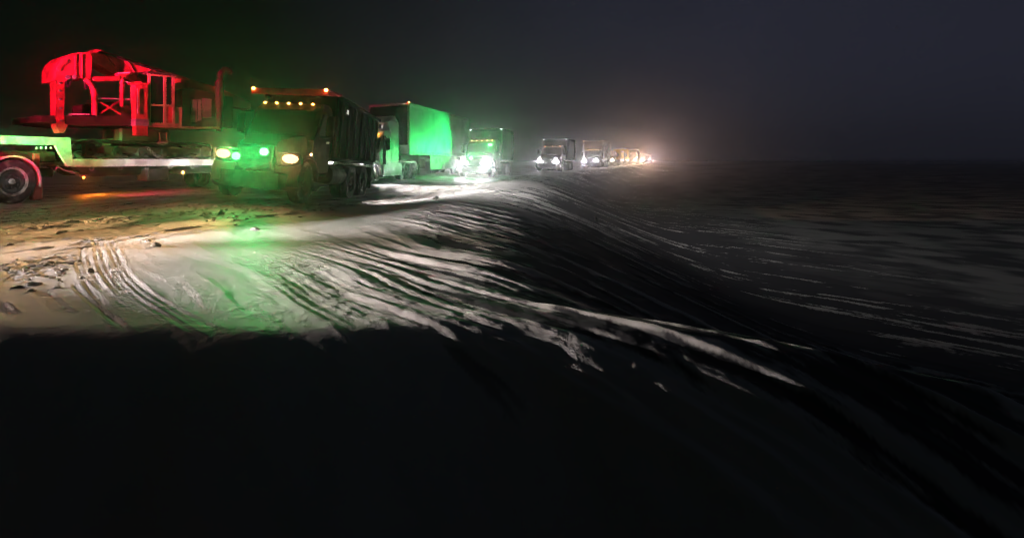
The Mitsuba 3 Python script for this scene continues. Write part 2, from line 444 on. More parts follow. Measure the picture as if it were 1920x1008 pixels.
# ------------------------------------------------------------------ a conventional truck cab with hood; front axle at x = 0
def truck_front(t, paint, hood_front=0.85, hood_back=-0.95, cab_back=-2.5, roof=2.72, half=1.05, trim='chrome', lamp=WHITE, lamp_k=25.0, lamp_w=0.36, lamp_h=0.2, lamp_y=0.9, lamp_z=1.1, visor_n=5,
                markers=AMBER, tag='std', weight=0.02, mirror=True, metal='aluminium', marker_k=22.0):
    c = tag
    A = lambda n, mk, m, **k: t.add(n, mk, m, cache=(c, n, k.pop('i', 0)), **k)
    hf, hb, cb = hood_front, hood_back, cab_back
    A('hood', lambda: hull([(hf, -.52, .85), (hf, .52, .85), (hf - .02, -.52, 1.38), (hf - .02, .52, 1.38), (hf - .25, -.5, 1.52), (hf - .25, .5, 1.52), (hb, -.78, 1.74), (hb, .78, 1.74), (hb, -.86, 1.5), (hb, .86, 1.5), (hb, -.8, .8), (hb, .8, .8)]), paint)
    g = A('grille', lambda: box(hf - .04, hf + .03, -.47, .47, .78, 1.36, .02), trim)
    for i in range(7):
        z = .84 + i * .075
        A('bar', lambda z=z: box(hf + .028, hf + .05, -.43, .43, z, z + .03, .006), 'black_steel', under=g, i=i)
    A('bumper', lambda: hull([(hf + .16, -.75, .32), (hf + .16, .75, .32), (hf + .18, -.75, .72), (hf + .18, .75, .72), (hf - .15, -1.17, .34), (hf - .15, 1.17, .34), (hf - .15, -1.18, .7), (hf - .15, 1.18, .7), (hf - .3, -1.1, .34), (hf - .3, 1.1, .7), (hf - .3, -1.1, .7), (hf - .3, 1.1, .34)]), trim)
    for s in (1, -1):
        A('fender', lambda s=s: concat([arc_strip(0, .52, .62, .68, -8, 178, s * .55, s * 1.2),
                                        hull([(hf - .06, s * .55, .72), (hf - .06, s * 1.12, .72), (hf - .06, s * .55, 1.22), (hf - .1, s * 1.12, 1.2), (.52, s * .55, .75), (.52, s * 1.18, .75), (.42, s * 1.16, 1.18), (.3, s * .55, 1.25)])]), paint, i=s)
        h = A('headlight', lambda s=s: box(hf - .12, hf - .02, s * lamp_y - lamp_w / 2 - .04, s * lamp_y + lamp_w / 2 + .04, lamp_z - lamp_h / 2 - .04, lamp_z + lamp_h / 2 + .04, .03), 'black_steel', i=s)
        A('lens', lambda s=s: lens_mesh(hf - .02, s * lamp_y, lamp_z, lamp_w, lamp_h, .06), 'lens_white', under=h, emit=glow(lamp, lamp_k, weight), i=s)
        A('window', lambda s=s: prism([(hb - .28, 1.78), (hb - .62, 2.42), (cb + .2, 2.42), (cb + .2, 1.78)], s * (half - .035), s * (half + .006)), 'dark_glass', i=s)
        A('step', lambda s=s: concat([box(hb + .1, cb + .1, s * .75, s * 1.12, .42, .5, .02), box(hb - .1, cb + .2, s * .7, s * 1.08, .68, .74, .02)]), metal, i=s)
        A('fuel_tank', lambda s=s: moved(trimesh.creation.cylinder(.3, 1.2, sections=24, transform=trimesh.transformations.rotation_matrix(math.pi / 2, (0, 1, 0))), cb - .75, s * .86, .72), metal, i=s)
        if mirror:
            A('mirror', lambda s=s: concat([box(hb - .36, hb - .24, s * (half + .18), s * (half + .40), 1.75, 2.3, .03), tube([(hb - .4, s * (half - .02), 2.38), (hb - .3, s * (half + .28), 2.33)], .018), tube([(hb - .4, s * (half - .02), 1.7), (hb - .3, s * (half + .28), 1.74)], .018)]), 'black_steel', i=s)
        A('door_handle', lambda s=s: box(cb + .34, cb + .16, s * half, s * (half + .035), 1.6, 1.65, .01), 'chrome', i=s)
    A('cab', lambda: hull([(x, s * w, z) for s in (1, -1) for x, w, z in ((hb, half - .02, .78), (hb, half - .02, 1.6), (hb - .12, half - .03, 1.74), (hb - .58, half - .06, 2.48), (hb - .78, half - .12, roof), (cb, half - .1, roof), (cb, half, 2.5), (cb, half, .78))]), paint)
    A('windshield', lambda: hull([(hb - .105, -.88, 1.79), (hb - .105, .88, 1.79), (hb - .525, -.84, 2.42), (hb - .525, .84, 2.42), (hb - .16, -.88, 1.79), (hb - .16, .88, 1.79), (hb - .58, -.84, 2.42), (hb - .58, .84, 2.42)]), 'dark_glass')
    A('sun_visor', lambda: hull([(hb - .20, -.86, 2.40), (hb - .20, .86, 2.40), (hb - .23, -.86, 2.43), (hb - .23, .86, 2.43), (hb - .62, -.92, 2.60), (hb - .62, .92, 2.60), (hb - .6, -.92, 2.56), (hb - .6, .92, 2.56)]), paint)
    for i in range(visor_n):
        y = (i - (visor_n - 1) / 2) * (1.45 / max(1, visor_n - 1))
        A('marker_lamp', lambda y=y: lens_mesh(hb - .46, y, 2.62, .085, .06, .04), 'lens_white', emit=glow(markers, marker_k, weight * .2), i=i)
    A('frame', lambda: concat([box(hf - .3, cb - 5.0, s * .36, s * .46, .72, .98, .01) for s in (1, -1)] + [box(-.07, .07, -.9, .9, .45, .58, .03)]), 'black_steel')


def beams(t, colour, power, x=.95, y=.9, z=1.1, turn=0.0, drop=9.0, cutoff=13.0, width=5.0, weight=1.0, spill=0.0, spill_weight=.3, spill_cut=70):
    """Each headlight: a low beam that ends about at the horizon, and the weak wide spill of the lens."""
    for i, s in enumerate((1, -1)):
        o = t.at((x, s * y, z))
        a, d = math.radians(turn), math.radians(drop)
        e = t.at((x + math.cos(a) * math.cos(d), s * y + math.sin(a) * math.cos(d), z - math.sin(d)))
        beam(f'{t.key}_beam_{i}', o, e, colour, power, cutoff, width, weight)
        if spill:
            e = t.at((x + math.cos(a), s * y + math.sin(a), z))
            beam(f'{t.key}_spill_{i}', o, e, colour, spill, spill_cut, 10, spill_weight)


# ------------------------------------------------------------------ 1. dump truck standing nose-on at the edge of the road
tr = Thing('dump_truck', 'black dump truck with amber roof lamps and two green lamps on its grille', 'truck', place(-1.45, 12.39, 0.065, 21, 2.2, -4.3))
truck_front(tr, 'black_paint', hood_front=.62, hood_back=-.55, cab_back=-1.75, roof=2.68, trim='black_steel', lamp=WARM, lamp_k=2.6, lamp_w=.42, lamp_h=.22, lamp_y=.93, lamp_z=1.09, visor_n=5, tag='dump', weight=.05, metal='black_steel')
for s in (1, -1):
    wheel(tr, 0, s * .98, .53, .53, .31, s, rim='black_steel')
    for x in (-3.75, -5.1):
        wheel(tr, x, s * 1.02, .53, .53, .28, s, dual=True, rim='black_steel')
    tr.add('mud_flap', box(-5.85, -5.82, s * .5, s * 1.22, .3, 1.05, .005), 'rubber')
    tr.add('side_lamp', lens_mesh(-.1, s * 1.17, 1.24, .07, .07, .03), 'lens_white', emit=glow(WARM, 14, .01))
body = tr.add('dump_body', concat([
    prism([(-1.95, 1.25), (-1.95, 2.9), (-6.5, 2.75), (-6.7, 1.35)], 1.06, 1.14), prism([(-1.95, 1.25), (-1.95, 2.9), (-6.5, 2.75), (-6.7, 1.35)], -1.14, -1.06),
    box(-2.03, -1.95, -1.14, 1.14, 1.22, 3.0), box(-6.7, -1.95, -1.06, 1.06, 1.15, 1.25), box(-6.66, -6.58, -1.06, 1.06, 1.25, 2.72)]), 'body_steel')
for s in (1, -1):
    for x in np.linspace(-2.2, -6.3, 7):
        tr.add('rib', box(x - .05, x + .05, s * 1.142, s * 1.21, 1.25, 2.74 + (x + 6.3) * .03, .015), 'body_steel', under=body)
    tr.add('top_rail', prism([(-1.95, 2.9), (-1.95, 3.0), (-6.55, 2.86), (-6.55, 2.76)], s * 1.04, s * 1.24), 'body_steel', under=body)
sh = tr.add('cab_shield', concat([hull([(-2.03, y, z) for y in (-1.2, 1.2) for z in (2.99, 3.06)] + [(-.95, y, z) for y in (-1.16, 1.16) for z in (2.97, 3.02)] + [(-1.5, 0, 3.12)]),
                                  hull([(-.95, y, z) for y in (-1.16, 1.16) for z in (2.86, 3.02)] + [(-.99, y, z) for y in (-1.16, 1.16) for z in (2.86, 3.02)])]), 'dull_red_paint')  # red lamp light on the shield is put into its colour
for s in (1, -1):
    tr.add('marker_lamp', lens_mesh(-.94, s * 1.1, 3.0, .1, .09, .05), 'lens_white', under=sh, emit=glow(AMBER, 30, .02))
for y, z in ((.29, 1.21), (-.47, 1.05)):
    k = tr.add('strobe_lamp', box(.66, .74, y - .11, y + .11, z - .09, z + .09, .02), 'black_steel')
    tr.add('lens', lens_mesh(.745, y, z, .24, .19, .06), 'lens_white', under=k, emit=glow((.12, 1.0, .16), 4, .05))
beams(tr, WARM, 300, x=.75, y=.93, z=1.12, drop=10, cutoff=16, width=6, weight=2, spill=8, spill_weight=2.5, spill_cut=62)
for i, (y, z) in enumerate(((.29, 1.21), (-.47, 1.05))):
    beam(f'dump_truck_strobe_light_{i}', tr.at((.85, y, z)), tr.at((8, y + .8, z + 3.3)), GREEN, 22, 70, 12, 3.5)
beam('dump_truck_strobe_beam', tr.at((.85, -.03, 1.25)), tr.at((8, 4.3, -.15)), GREEN, 27, 11, 1, .8)

for i, (x, tx_, ty_, k) in enumerate(((-6.35, 6.0, 18.0, 62), (-2.2, 4.6, 13.4, 105))):
    wl = tr.add('lamp_box', box(x - .1, x + .1, 1.24, 1.34, 2.5, 2.66, .02), 'black_steel')  # added lamp, no such source seen; it brightens road and verge
    tr.add('lens', box(x - .08, x + .08, 1.342, 1.355, 2.52, 2.64, .01), 'lens_white', under=wl, emit=glow(WHITE, .4, .01))
    beam(f'dump_truck_added_light_{i}', tr.at((x, 1.40, 2.58)), (tx_, ty_, -.4), WHITE, k, 46, 14, 1.2)

# ------------------------------------------------------------------ 2. lowboy trailer
LN = 13.1
lb = Thing('lowboy_trailer', 'low loader trailer with pale side rail carrying the excavator', 'trailer', ROAD_M)


def rp(pts, L=LN):
    return [road_tz(u, v, L) for u, v in pts]


def at_px(u, v, L):
    t_, z_ = road_tz(u, v, L)
    return np.array([t_, L, z_])


FL_ = LN + 2.6
neck = lb.add('raised_deck', concat([prism(rp([(-70, 252), (132, 258), (137, 311), (127, 312), (103, 272), (-70, 269)]), LN, LN + .12), prism(rp([(-70, 252), (132, 258), (137, 311), (127, 312), (103, 272), (-70, 269)]), FL_ - .12, FL_)]), 'aluminium')
t0, z0 = road_tz(-70, 258, LN); t1, z1 = road_tz(128, 262, LN)
for i in range(5):
    y = LN + .14 + i * .465
    lb.add('deck_plank', plate(t0, t1, y, y + .455, z1 - .05, z1 + .015), 'wood_deck', under=neck)
ta, za = road_tz(137, 298, LN); tb = ta + 8.2
deck = lb.add('side_rail', box(ta + .005, tb, LN + .004, LN + .12, za - .215, za, .015), 'aluminium')
lb.add('side_rail', box(ta + .005, tb, FL_ - .12, FL_, za - .215, za, .015), 'aluminium')
for i in range(6):
    y = LN + .125 + i * .392
    lb.add('deck_plank', plate(ta + .02, tb, y, y + .382, za - .08, za - .012), 'wood_deck')
lb.add('frame_beam', concat([prism([(ta + .2, za - .21), (ta + .7, za - .5), (tb - .5, za - .5), (tb, za - .21)], y, y + .14) for y in (LN + .5, FL_ - .64)]), 'black_steel')
for i in range(9):
    x = ta + .5 + i * .85
    lb.add('winch_ring', revolve_y([(.05, -.015), (.065, -.015), (.065, .015), (.05, .015), (.05, -.015)], 14).apply_translation((x, LN - .01, za - .26)), 'rim_steel')
tw, zw = road_tz(25, 340, LN)
for s, y in ((-1, LN + .16), (1, FL_ - .16)):
    for dt in (0, -1.32):
        wheel(lb, tw + dt, y, .55, .55, .28, s, dual=True)
for dt in (5.9, 7.2):
    for s, y in ((-1, LN + .16), (1, FL_ - .16)):
        wheel(lb, ta + dt, y, .43, .43, .28, s, dual=True)
for dt in (0, -1.32):
    lb.add('fender', arc_strip(tw + dt, .55, .60, .625, -12 if dt == 0 else 20, 160 if dt == 0 else 192, LN + .012, LN + .6), 'dull_red_paint')
    lb.add('fender_trim', arc_strip(tw + dt, .55, .595, .645, -14 if dt == 0 else 20, 160 if dt == 0 else 194, LN - .018, LN + .012), 'white_paint')
tj, _ = road_tz(76, 320, LN)
lb.add('support_leg', concat([box(tj - .07, tj + .07, LN + .2, LN + .34, .12, 1.25, .015), box(tj - .12, tj + .12, LN + .14, LN + .4, .05, .5, .03)]), 'dull_red_paint')
lb.add('frame_beam', box(t0, t1 - .1, LN + .5, FL_ - .5, 1.0, 1.3, .03), 'brown_paint')
for u in (70, 79, 88, 97):
    p = at_px(u, 277, LN)
    lb.add('reflector', box(p[0] - .025, p[0] + .025, LN + .03, LN + .06, p[2] - .03, p[2] + .03, .008), 'reflector_white')
p = at_px(310, 330, LN)
lb.add('tool_box', box(p[0] - .55, p[0] + .2, LN + .1, LN + .7, .42, .82, .03), 'black_steel')
p = at_px(343, 323, LN)
mk = lb.add('marker_lamp', box(p[0] - .07, p[0] + .07, LN + .0, LN + .05, p[2] - .05, p[2] + .05, .015), 'black_steel')
lb.add('lens', ball(p[0], LN, p[2], .045, 2, (1, .6, 1)), 'lens_white', under=mk, emit=glow(AMBER, 26, .03))
p = at_px(212, 338, LN)
ml = lb.add('marker_lamp', box(p[0] - .05, p[0] + .05, FL_ - .9, FL_ - .8, .5, .98, .015), 'black_steel')
lb.add('lens', ball(p[0], FL_ - .91, .54, .04, 2), 'lens_white', under=ml, emit=glow((1.0, .22, .02), 20, .02))
beam('lowboy_trailer_lamp_light', ROAD_M[:3, :3] @ np.array([p[0], FL_ - .97, .54]), ROAD_M[:3, :3] @ np.array([p[0] + .5, FL_ - 1.6, 0.0]), (1.0, .22, .02), 5, 80, 30, 1)
lb.add('air_hose', tube([at_px(100, 325, LN + .2), at_px(108, 312, LN + .2), at_px(118, 318, LN + .2), at_px(134, 322, LN + .2), at_px(150, 330, LN + .2), at_px(168, 327, LN + .2)], .022, 8), 'rim_steel')
lb.add('axle_beam', box(tw - 1.6, tw + 1.2, LN + .6, FL_ - .6, .62, .85, .03), 'black_steel')

# ------------------------------------------------------------------ 3. excavator standing on the trailer
ex = Thing('excavator', 'orange excavator with folded boom and glazed cab carried on the trailer', 'excavator', ROAD_M)
LE = 13.45


def slab(name, pts, y0, y1, m, L=LE, r=0.0, **k):
    return ex.add(name, prism(rp(pts, L), y0, y1, r), m, **k)


def bar(name, a, b, r, m, L=LE, **k):
    return ex.add(name, tube([at_px(*a, L), at_px(*b, L)], r, 12), m, **k)


slab('stick', [(104, 148), (121, 148), (120, 214), (122, 232), (128, 234), (120, 249), (112, 249), (106, 236), (105, 214)], LE, LE + .34, 'orange_paint')
g = slab('gooseneck', [(101, 152), (102, 128), (108, 116), (120, 106), (133, 101), (150, 99), (166, 99), (170, 110), (169, 138), (166, 148), (150, 147), (128, 148), (120, 153)], LE - .08, LE + .75, 'orange_paint', r=.02)
for u in (126, 138):
    p = at_px(u, 145, LE - .08)
    ex.add('pin', trimesh.creation.cylinder(.06, segment=[p - (0, .05, 0), p + (0, .9, 0)], sections=14), 'rim_steel', under=g)
p = at_px(130, 160, LE)
ex.add('hose', tube([at_px(123, 150, LE), at_px(127, 163, LE), at_px(131, 158, LE), at_px(133, 149, LE)], .025, 8), 'black_steel')
ex.add('hose', tube([at_px(157, 148, LE), at_px(161, 166, LE), at_px(166, 160, LE)], .025, 8), 'black_steel')
ex.add('boom_brace', concat([tube([at_px(160, 147, LE), at_px(170, 158, LE), at_px(175, 168, LE), at_px(177, 182, LE), at_px(178, 216, LE)], .085, 12)]), 'orange_paint')
slab('boom', [(164, 101), (172, 95), (179, 92), (188, 93), (206, 100), (262, 118), (320, 136), (405, 163), (470, 190), (470, 205), (405, 192), (330, 168), (275, 157), (240, 148), (222, 143), (205, 134), (190, 125), (176, 118), (168, 112)], LE + .35, LE + .85, 'dull_red_paint', L=LE + .35)
bar('boom_cylinder', (172, 148), (222, 147), .075, 'dull_red_paint')
slab('bracket', [(222, 136), (242, 135), (242, 140), (236, 141), (236, 148), (222, 148)], LE - .02, LE + .2, 'orange_paint')
bar('bracket_rim', (221, 137), (243, 136), .02, 'white_paint', L=LE - .03)
bar('upright', (229, 146), (228, 200), .06, 'dull_red_paint')
bar('handrail', (178, 184), (247, 186), .022, 'white_paint')
bar('handrail', (181, 184), (181, 218), .02, 'white_paint')
bar('handrail', (232, 152), (250, 157), .02, 'white_paint')
bar('kick_rail', (128, 214), (168, 214), .022, 'white_paint')
slab('platform', [(78, 216), (258, 219), (258, 236), (150, 236), (110, 232), (78, 228)], LE + .02, LE + 1.9, 'brown_paint')
slab('engine_cover', [(183, 192), (222, 190), (247, 196), (256, 219), (182, 219)], LE + .15, LE + 1.5, 'brown_paint', r=.02)
slab('column', [(247, 156), (269, 157), (269, 222), (270, 255), (249, 254), (247, 222)], LE - .22, LE + .02, 'orange_paint')
slab('column_band', [(246, 223), (270.5, 224), (270.5, 237), (246, 236)], LE - .24, LE + .03, 'panel_grey')
bar('head_rail', (240, 157), (280, 157), .03, 'orange_paint', L=LE - .2)
for (u, v) in ((112, 156), (112, 170), (112, 186), (113, 203), (114, 226)):
    q_ = at_px(u, v, LE)
    ex.add('bolt', trimesh.creation.cylinder(.03, segment=[q_ - (0, .03, 0), q_ + (0, .02, 0)], sections=8), 'rim_steel')
for u in (140, 152):
    slab('rib', [(u, 101), (u + 2.2, 101), (u + 2.2, 147), (u, 147)], LE - .115, LE - .07, 'dull_red_paint', L=LE - .08)
slab('side_plate', [(105, 128), (114, 117), (124, 112), (126, 118), (116, 124), (110, 134)], LE - .12, LE - .07, 'dull_red_paint', L=LE - .08)
for (a, b) in (((196, 99), (232, 150)), ((236, 111), (262, 154)), ((276, 124), (296, 162))):
    q_ = at_px(*a, LE + .33), at_px(b[0], b[1] - 4, LE + .33)
    ex.add('weld_rib', tube(q_, .022, 6), 'dull_red_paint')
ex.add('hose', tube([at_px(185, 97, LE + .3), at_px(215, 106, LE + .26), at_px(250, 118, LE + .27), at_px(300, 134, LE + .26), at_px(330, 146, LE + .28)], .028, 8), 'black_steel')
bar('cross_brace', (183, 188), (226, 214), .03, 'dull_red_paint')
bar('cross_brace', (226, 188), (186, 214), .03, 'dull_red_paint')
bar('grab_rail', (258, 166), (258, 214), .018, 'rim_steel', L=LE - .27)
# cab: four posts, rails, panes
CN, CF = LE - .15, LE + .9
cab = slab('cab', [(279, 230), (341, 231), (341, 238), (279, 238)], CN, CF, 'tan_paint', L=CN)
for (u0, u1, v0, v1) in ((279, 283, 139, 231), (307, 312, 141, 231), (323, 328, 143, 231)):
    slab('post', [(u0, v0), (u1, v0), (u1, v1), (u0, v1)], CN, CN + .06, 'tan_paint', L=CN, under=cab)
    slab('post', [(u0, v0), (u1, v0), (u1, v1), (u0, v1)], CF - .06, CF, 'tan_paint', L=CN, under=cab)
for (a, b) in (((277, 138), (329, 142)), ((283, 195), (323, 196.5))):
    slab('rail', [(a[0], a[1]), (b[0], b[1]), (b[0], b[1] + 3.5), (a[0], a[1] + 3.5)], CN - .02, CN + .05, 'tan_paint', L=CN, under=cab)
slab('roof', [(277, 133), (322, 138), (330, 141), (330, 143), (277, 138)], CN - .03, CF, 'brown_paint', L=CN, under=cab)
for (u0, u1, v0, v1) in ((283, 307, 142, 195), (312, 323, 143, 196), (283, 307, 198, 231)):
    slab('pane', [(u0, v0), (u1, v0), (u1, v1), (u0, v1)], CN + .03, CN + .045, 'dark_glass', L=CN, under=cab)
slab('door_panel', [(312, 199), (323, 199), (323, 231), (312, 231)], CN + .02, CN + .05, 'orange_paint', L=CN, under=cab)
slab('seat', [(288, 231), (288, 208), (300, 206), (303, 180), (308, 180), (307, 231)], CN + .3, CN + .75, 'black_steel', L=CN, under=cab)
slab('rear_wall', [(279, 141), (328, 143), (328, 231), (279, 231)], CF - .03, CF - .005, 'brown_paint', L=CN, under=cab)
slab('side_locker', [(329, 200), (343, 201), (343, 231), (329, 231)], CN + .05, CN + .7, 'tan_paint', L=CN)
slab('ledge', [(268, 232), (345, 237), (410, 238), (410, 242), (345, 241), (268, 237)], CN - .05, CF, 'tan_paint', L=CN)
eh = slab('engine_house', [(345, 166), (362, 165), (440, 182), (440, 240), (345, 238)], LE + .1, LE + 1.9, 'brown_paint')
for (u0, u1, v0, v1) in ((362, 372, 186, 229), (374, 380, 186, 226), (383, 399, 184, 221)):
    slab('louvre_panel', [(u0, v0), (u1, v0 + 1), (u1, v1), (u0, v1)], LE + .07, LE + .1, 'panel_grey', under=eh)
st = ex.add('exhaust_stack', tube([at_px(411, 246, LE), at_px(412, 150, LE), at_px(414, 138, LE), at_px(423, 131, LE), at_px(431, 135, LE)], .12, 14), 'brown_paint')
ex.add('heat_shield', tube([at_px(411.5, 200, LE), at_px(412, 152, LE)], .165, 16), 'brown_paint', under=st)
bar('lamp_bracket', (299, 248), (301, 268), .02, 'tan_paint', L=CN)
bar('lamp_bracket', (312, 248), (313, 268), .02, 'tan_paint', L=CN)
slab('lamp_box', [(302, 250), (311, 250), (311, 262), (302, 262)], CN, CN + .12, 'black_steel', L=CN)
slab('lamp_shelf', [(297, 266), (314, 266), (314, 269), (297, 269)], CN - .02, CN + .14, 'white_paint', L=CN)
bz, _ = road_tz(200, 250, LE)
ta2, zt = road_tz(150, 262, LE); tb2, _ = road_tz(395, 262, LE)
zb = za + .0
for y in (LE - .1, LE + 1.55):
    hgt = (zt - zb)
    rr = hgt / 2
    loop = sg.LineString([(ta2 + rr, zb + rr), (tb2 - rr, zb + rr)]).buffer(rr, quad_segs=10)
    ring = loop.difference(loop.buffer(-.07))
    tm = trimesh.creation.extrude_polygon(ring, .5, engine='earcut')
    tm.apply_transform(np.array([[1, 0, 0, 0], [0, 0, 1, y], [0, 1, 0, 0], [0, 0, 0, 1.0]])); tm.invert()
    k = ex.add('track', tm, 'black_steel')
    ln = loop.exterior
    n = int(ln.length / .19)
    pads = []
    for i in range(n):
        a, b = ln.interpolate(i * ln.length / n), ln.interpolate(i * ln.length / n + .02)
        ang = math.atan2(b.y - a.y, b.x - a.x)
        m = box(-.075, .075, 0, .5, -.02, .03, .01)
        m.apply_transform(trimesh.transformations.rotation_matrix(-ang, (0, 1, 0)))
        m.apply_translation((a.x, y, a.y))
        ex.add('track_pad', m, 'black_steel', under=k)
    ex.add('track_frame', box(ta2 + .4, tb2 - .4, y + .1, y + .4, zb + .16, zt - .16, .04), 'brown_paint', under=k)
    for i, x in enumerate(np.linspace(ta2 + rr, tb2 - rr, 6)):
        R_ = rr - .08 if i in (0, 5) else .14
        ex.add('roller', moved(revolve_y([(.05, -.2), (R_, -.2), (R_ + .02, -.1), (R_ + .02, .1), (R_, .2), (.05, .2)], 20), x, y + .25, zb + (rr if i in (0, 5) else .2)), 'black_steel', under=k)
ex.add('slew_base', box((ta2 + tb2) / 2 - .9, (ta2 + tb2) / 2 + .9, LE + .35, LE + 1.5, zb + .2, zt + .45, .06), 'brown_paint')
ch = Thing('tie_down_chain', 'slack steel tie-down chain from excavator to the trailer rail', 'chain', ROAD_M)
a, b = at_px(275, 274, LN + .25), at_px(309, 296, LN + .06)
n = 13
for i in range(n):
    k = (i + .5) / n
    q = a + (b - a) * k - np.array([0, 0, .10 * math.sin(math.pi * k)])
    m = trimesh.creation.torus(.045, .014, major_sections=10, minor_sections=6)
    if i % 2:
        m.apply_transform(trimesh.transformations.rotation_matrix(math.pi / 2, (1, 0, 0)))
    m.apply_translation(q)
    ch.add('link', m, 'rim_steel')

# ------------------------------------------------------------------ 4. white tractor and 5. its box trailer in the far lane
TH2 = 31.0
a2 = math.radians(TH2)
d2, n2 = np.array([math.sin(a2), math.cos(a2)]), np.array([-math.cos(a2), math.sin(a2)])
near_rear = np.array([5.42, 29.0])
front = near_rear - d2 * 5.0 + n2 * 1.15
G2 = -.17
s2 = Thing('tractor_unit', 'white tractor unit lit green and white, hitched to the green lit box trailer', 'truck', place(front[0], front[1], G2, TH2))
truck_front(s2, 'white_paint', hood_front=1.1, hood_back=-.85, cab_back=-2.3, roof=2.82, tag='tractor', weight=.01, lamp_k=10, marker_k=20)
for s in (1, -1):
    wheel(s2, 0, s * .98, .52, .52, .30, s)
    for x in (-4.4, -5.6):
        wheel(s2, x, s * 1.0, .52, .52, .28, s, dual=True, rim='aluminium')
    s2.add('rear_fender', concat([arc_strip(-4.4, .52, .58, .62, 20, 130, s * .62, s * 1.2), arc_strip(-5.6, .52, .58, .62, 60, 170, s * .62, s * 1.2), box(-5.7, -4.2, s * .62, s * 1.2, 1.09, 1.14, .01)]), 'white_paint')
    s2.add('side_skirt', box(-1.0, -3.6, s * 1.08, s * 1.16, .35, 1.05, .03), 'white_paint')
s2.add('sleeper', hull([(x, s * w, z) for s in (1, -1) for x, w, z in ((-2.31, 1.06, .9), (-2.31, 1.06, 2.6), (-2.31, .85, 3.3), (-3.3, .85, 3.75), (-3.3, 1.08, 3.3), (-3.3, 1.08, .9))]), 'white_paint')
s2.add('exhaust_stack', tube([(-3.45, 1.0, .9), (-3.45, 1.0, 3.6)], .075, 14), 'black_steel')
s2.add('exhaust_stack', tube([(-1.0, 1.2, 1.0), (-1.0, 1.2, 2.5)], .085, 14), 'black_steel')
s2.add('fifth_wheel', box(-5.6, -4.5, -.5, .5, 1.08, 1.2, .04), 'black_steel')

beam('tractor_unit_added_beam', s2.at((1.15, 1.0, 1.05)), (6.2, 15.0, -.3), WHITE, 500, 24, 13, .8)  # beam added at the hidden headlamp to brighten the verge


def box_trailer(t, length=14.0, top=4.25, bottom=1.5, skin='van_skin', marker=True, n_posts=12, tag='van', half=1.28):
    b = t.add('box', box(0, -length, -half, half, bottom, top, .03), skin, cache=(tag, 'box'))
    for s in (1, -1):
        t.add('top_rail', box(.006, -length, s * (half - .01), s * (half + .022), top - .14, top + .01, .01), 'aluminium', under=b, cache=(tag, 'tr', s))
        t.add('bottom_rail', box(.006, -length, s * (half - .01), s * (half + .022), bottom - .02, bottom + .16, .01), 'aluminium', under=b, cache=(tag, 'br', s))
        t.add('corner_post', box(.012, -.14, s * (half - .01), s * (half + .02), bottom, top, .01), 'aluminium', under=b, cache=(tag, 'cp', s))
        for i in range(1, n_posts):
            x = -length * i / n_posts
            t.add('panel_joint', box(x - .03, x + .03, s * (half - .01), s * (half + .014), bottom + .16, top - .14, .005), skin, under=b, cache=(tag, 'pj', s, i))
        t.add('landing_leg', box(-2.9, -2.75, s * .75, s * .9, .25, bottom, .01), 'black_steel', cache=(tag, 'leg', s))
        for x in (-length + 1.6, -length + 2.9):
            wheel(t, x, s * 1.0, .52, .52, .28, s, dual=True)
        t.add('side_guard', box(-4.0, -length + 4.2, s * (half - .06), s * (half - .02), .55, bottom - .05, .01), 'panel_grey', cache=(tag, 'sg', s))
        if marker and (s == 1 or tag != 'van'):
            t.add('marker_lamp', lens_mesh(-.02, s * (half - .02), top + .02, .11, .09, .06), 'lens_white', under=b, emit=glow(AMBER, 26, .01), cache=(tag, 'mk', s))
    t.add('chassis', box(-.8, -length, -.5, .5, bottom - .35, bottom - .02, .03), 'black_steel', cache=(tag, 'ch'))


vn_front = front + d2 * 4.45
vn = Thing('box_trailer', 'long white box trailer glowing green from a lamp beside it', 'trailer', place(vn_front[0], vn_front[1], G2, TH2))
box_trailer(vn, 14.5, 4.6, 1.55)
vn.add('front_dark_panel', hull([(x, y, z) for x, k in ((.02, 1.0), (.42, .9)) for y in (-1.18 * k, 1.18 * k) for z in (2.1, 4.45 if k == 1 else 4.3)]), 'black_paint')  # panel added to keep the trailer front dark, as if in shade

# ------------------------------------------------------------------ 6. the trucks queued behind, nose-on with bright headlights
QUEUE = 'trucks queued behind with headlights on'


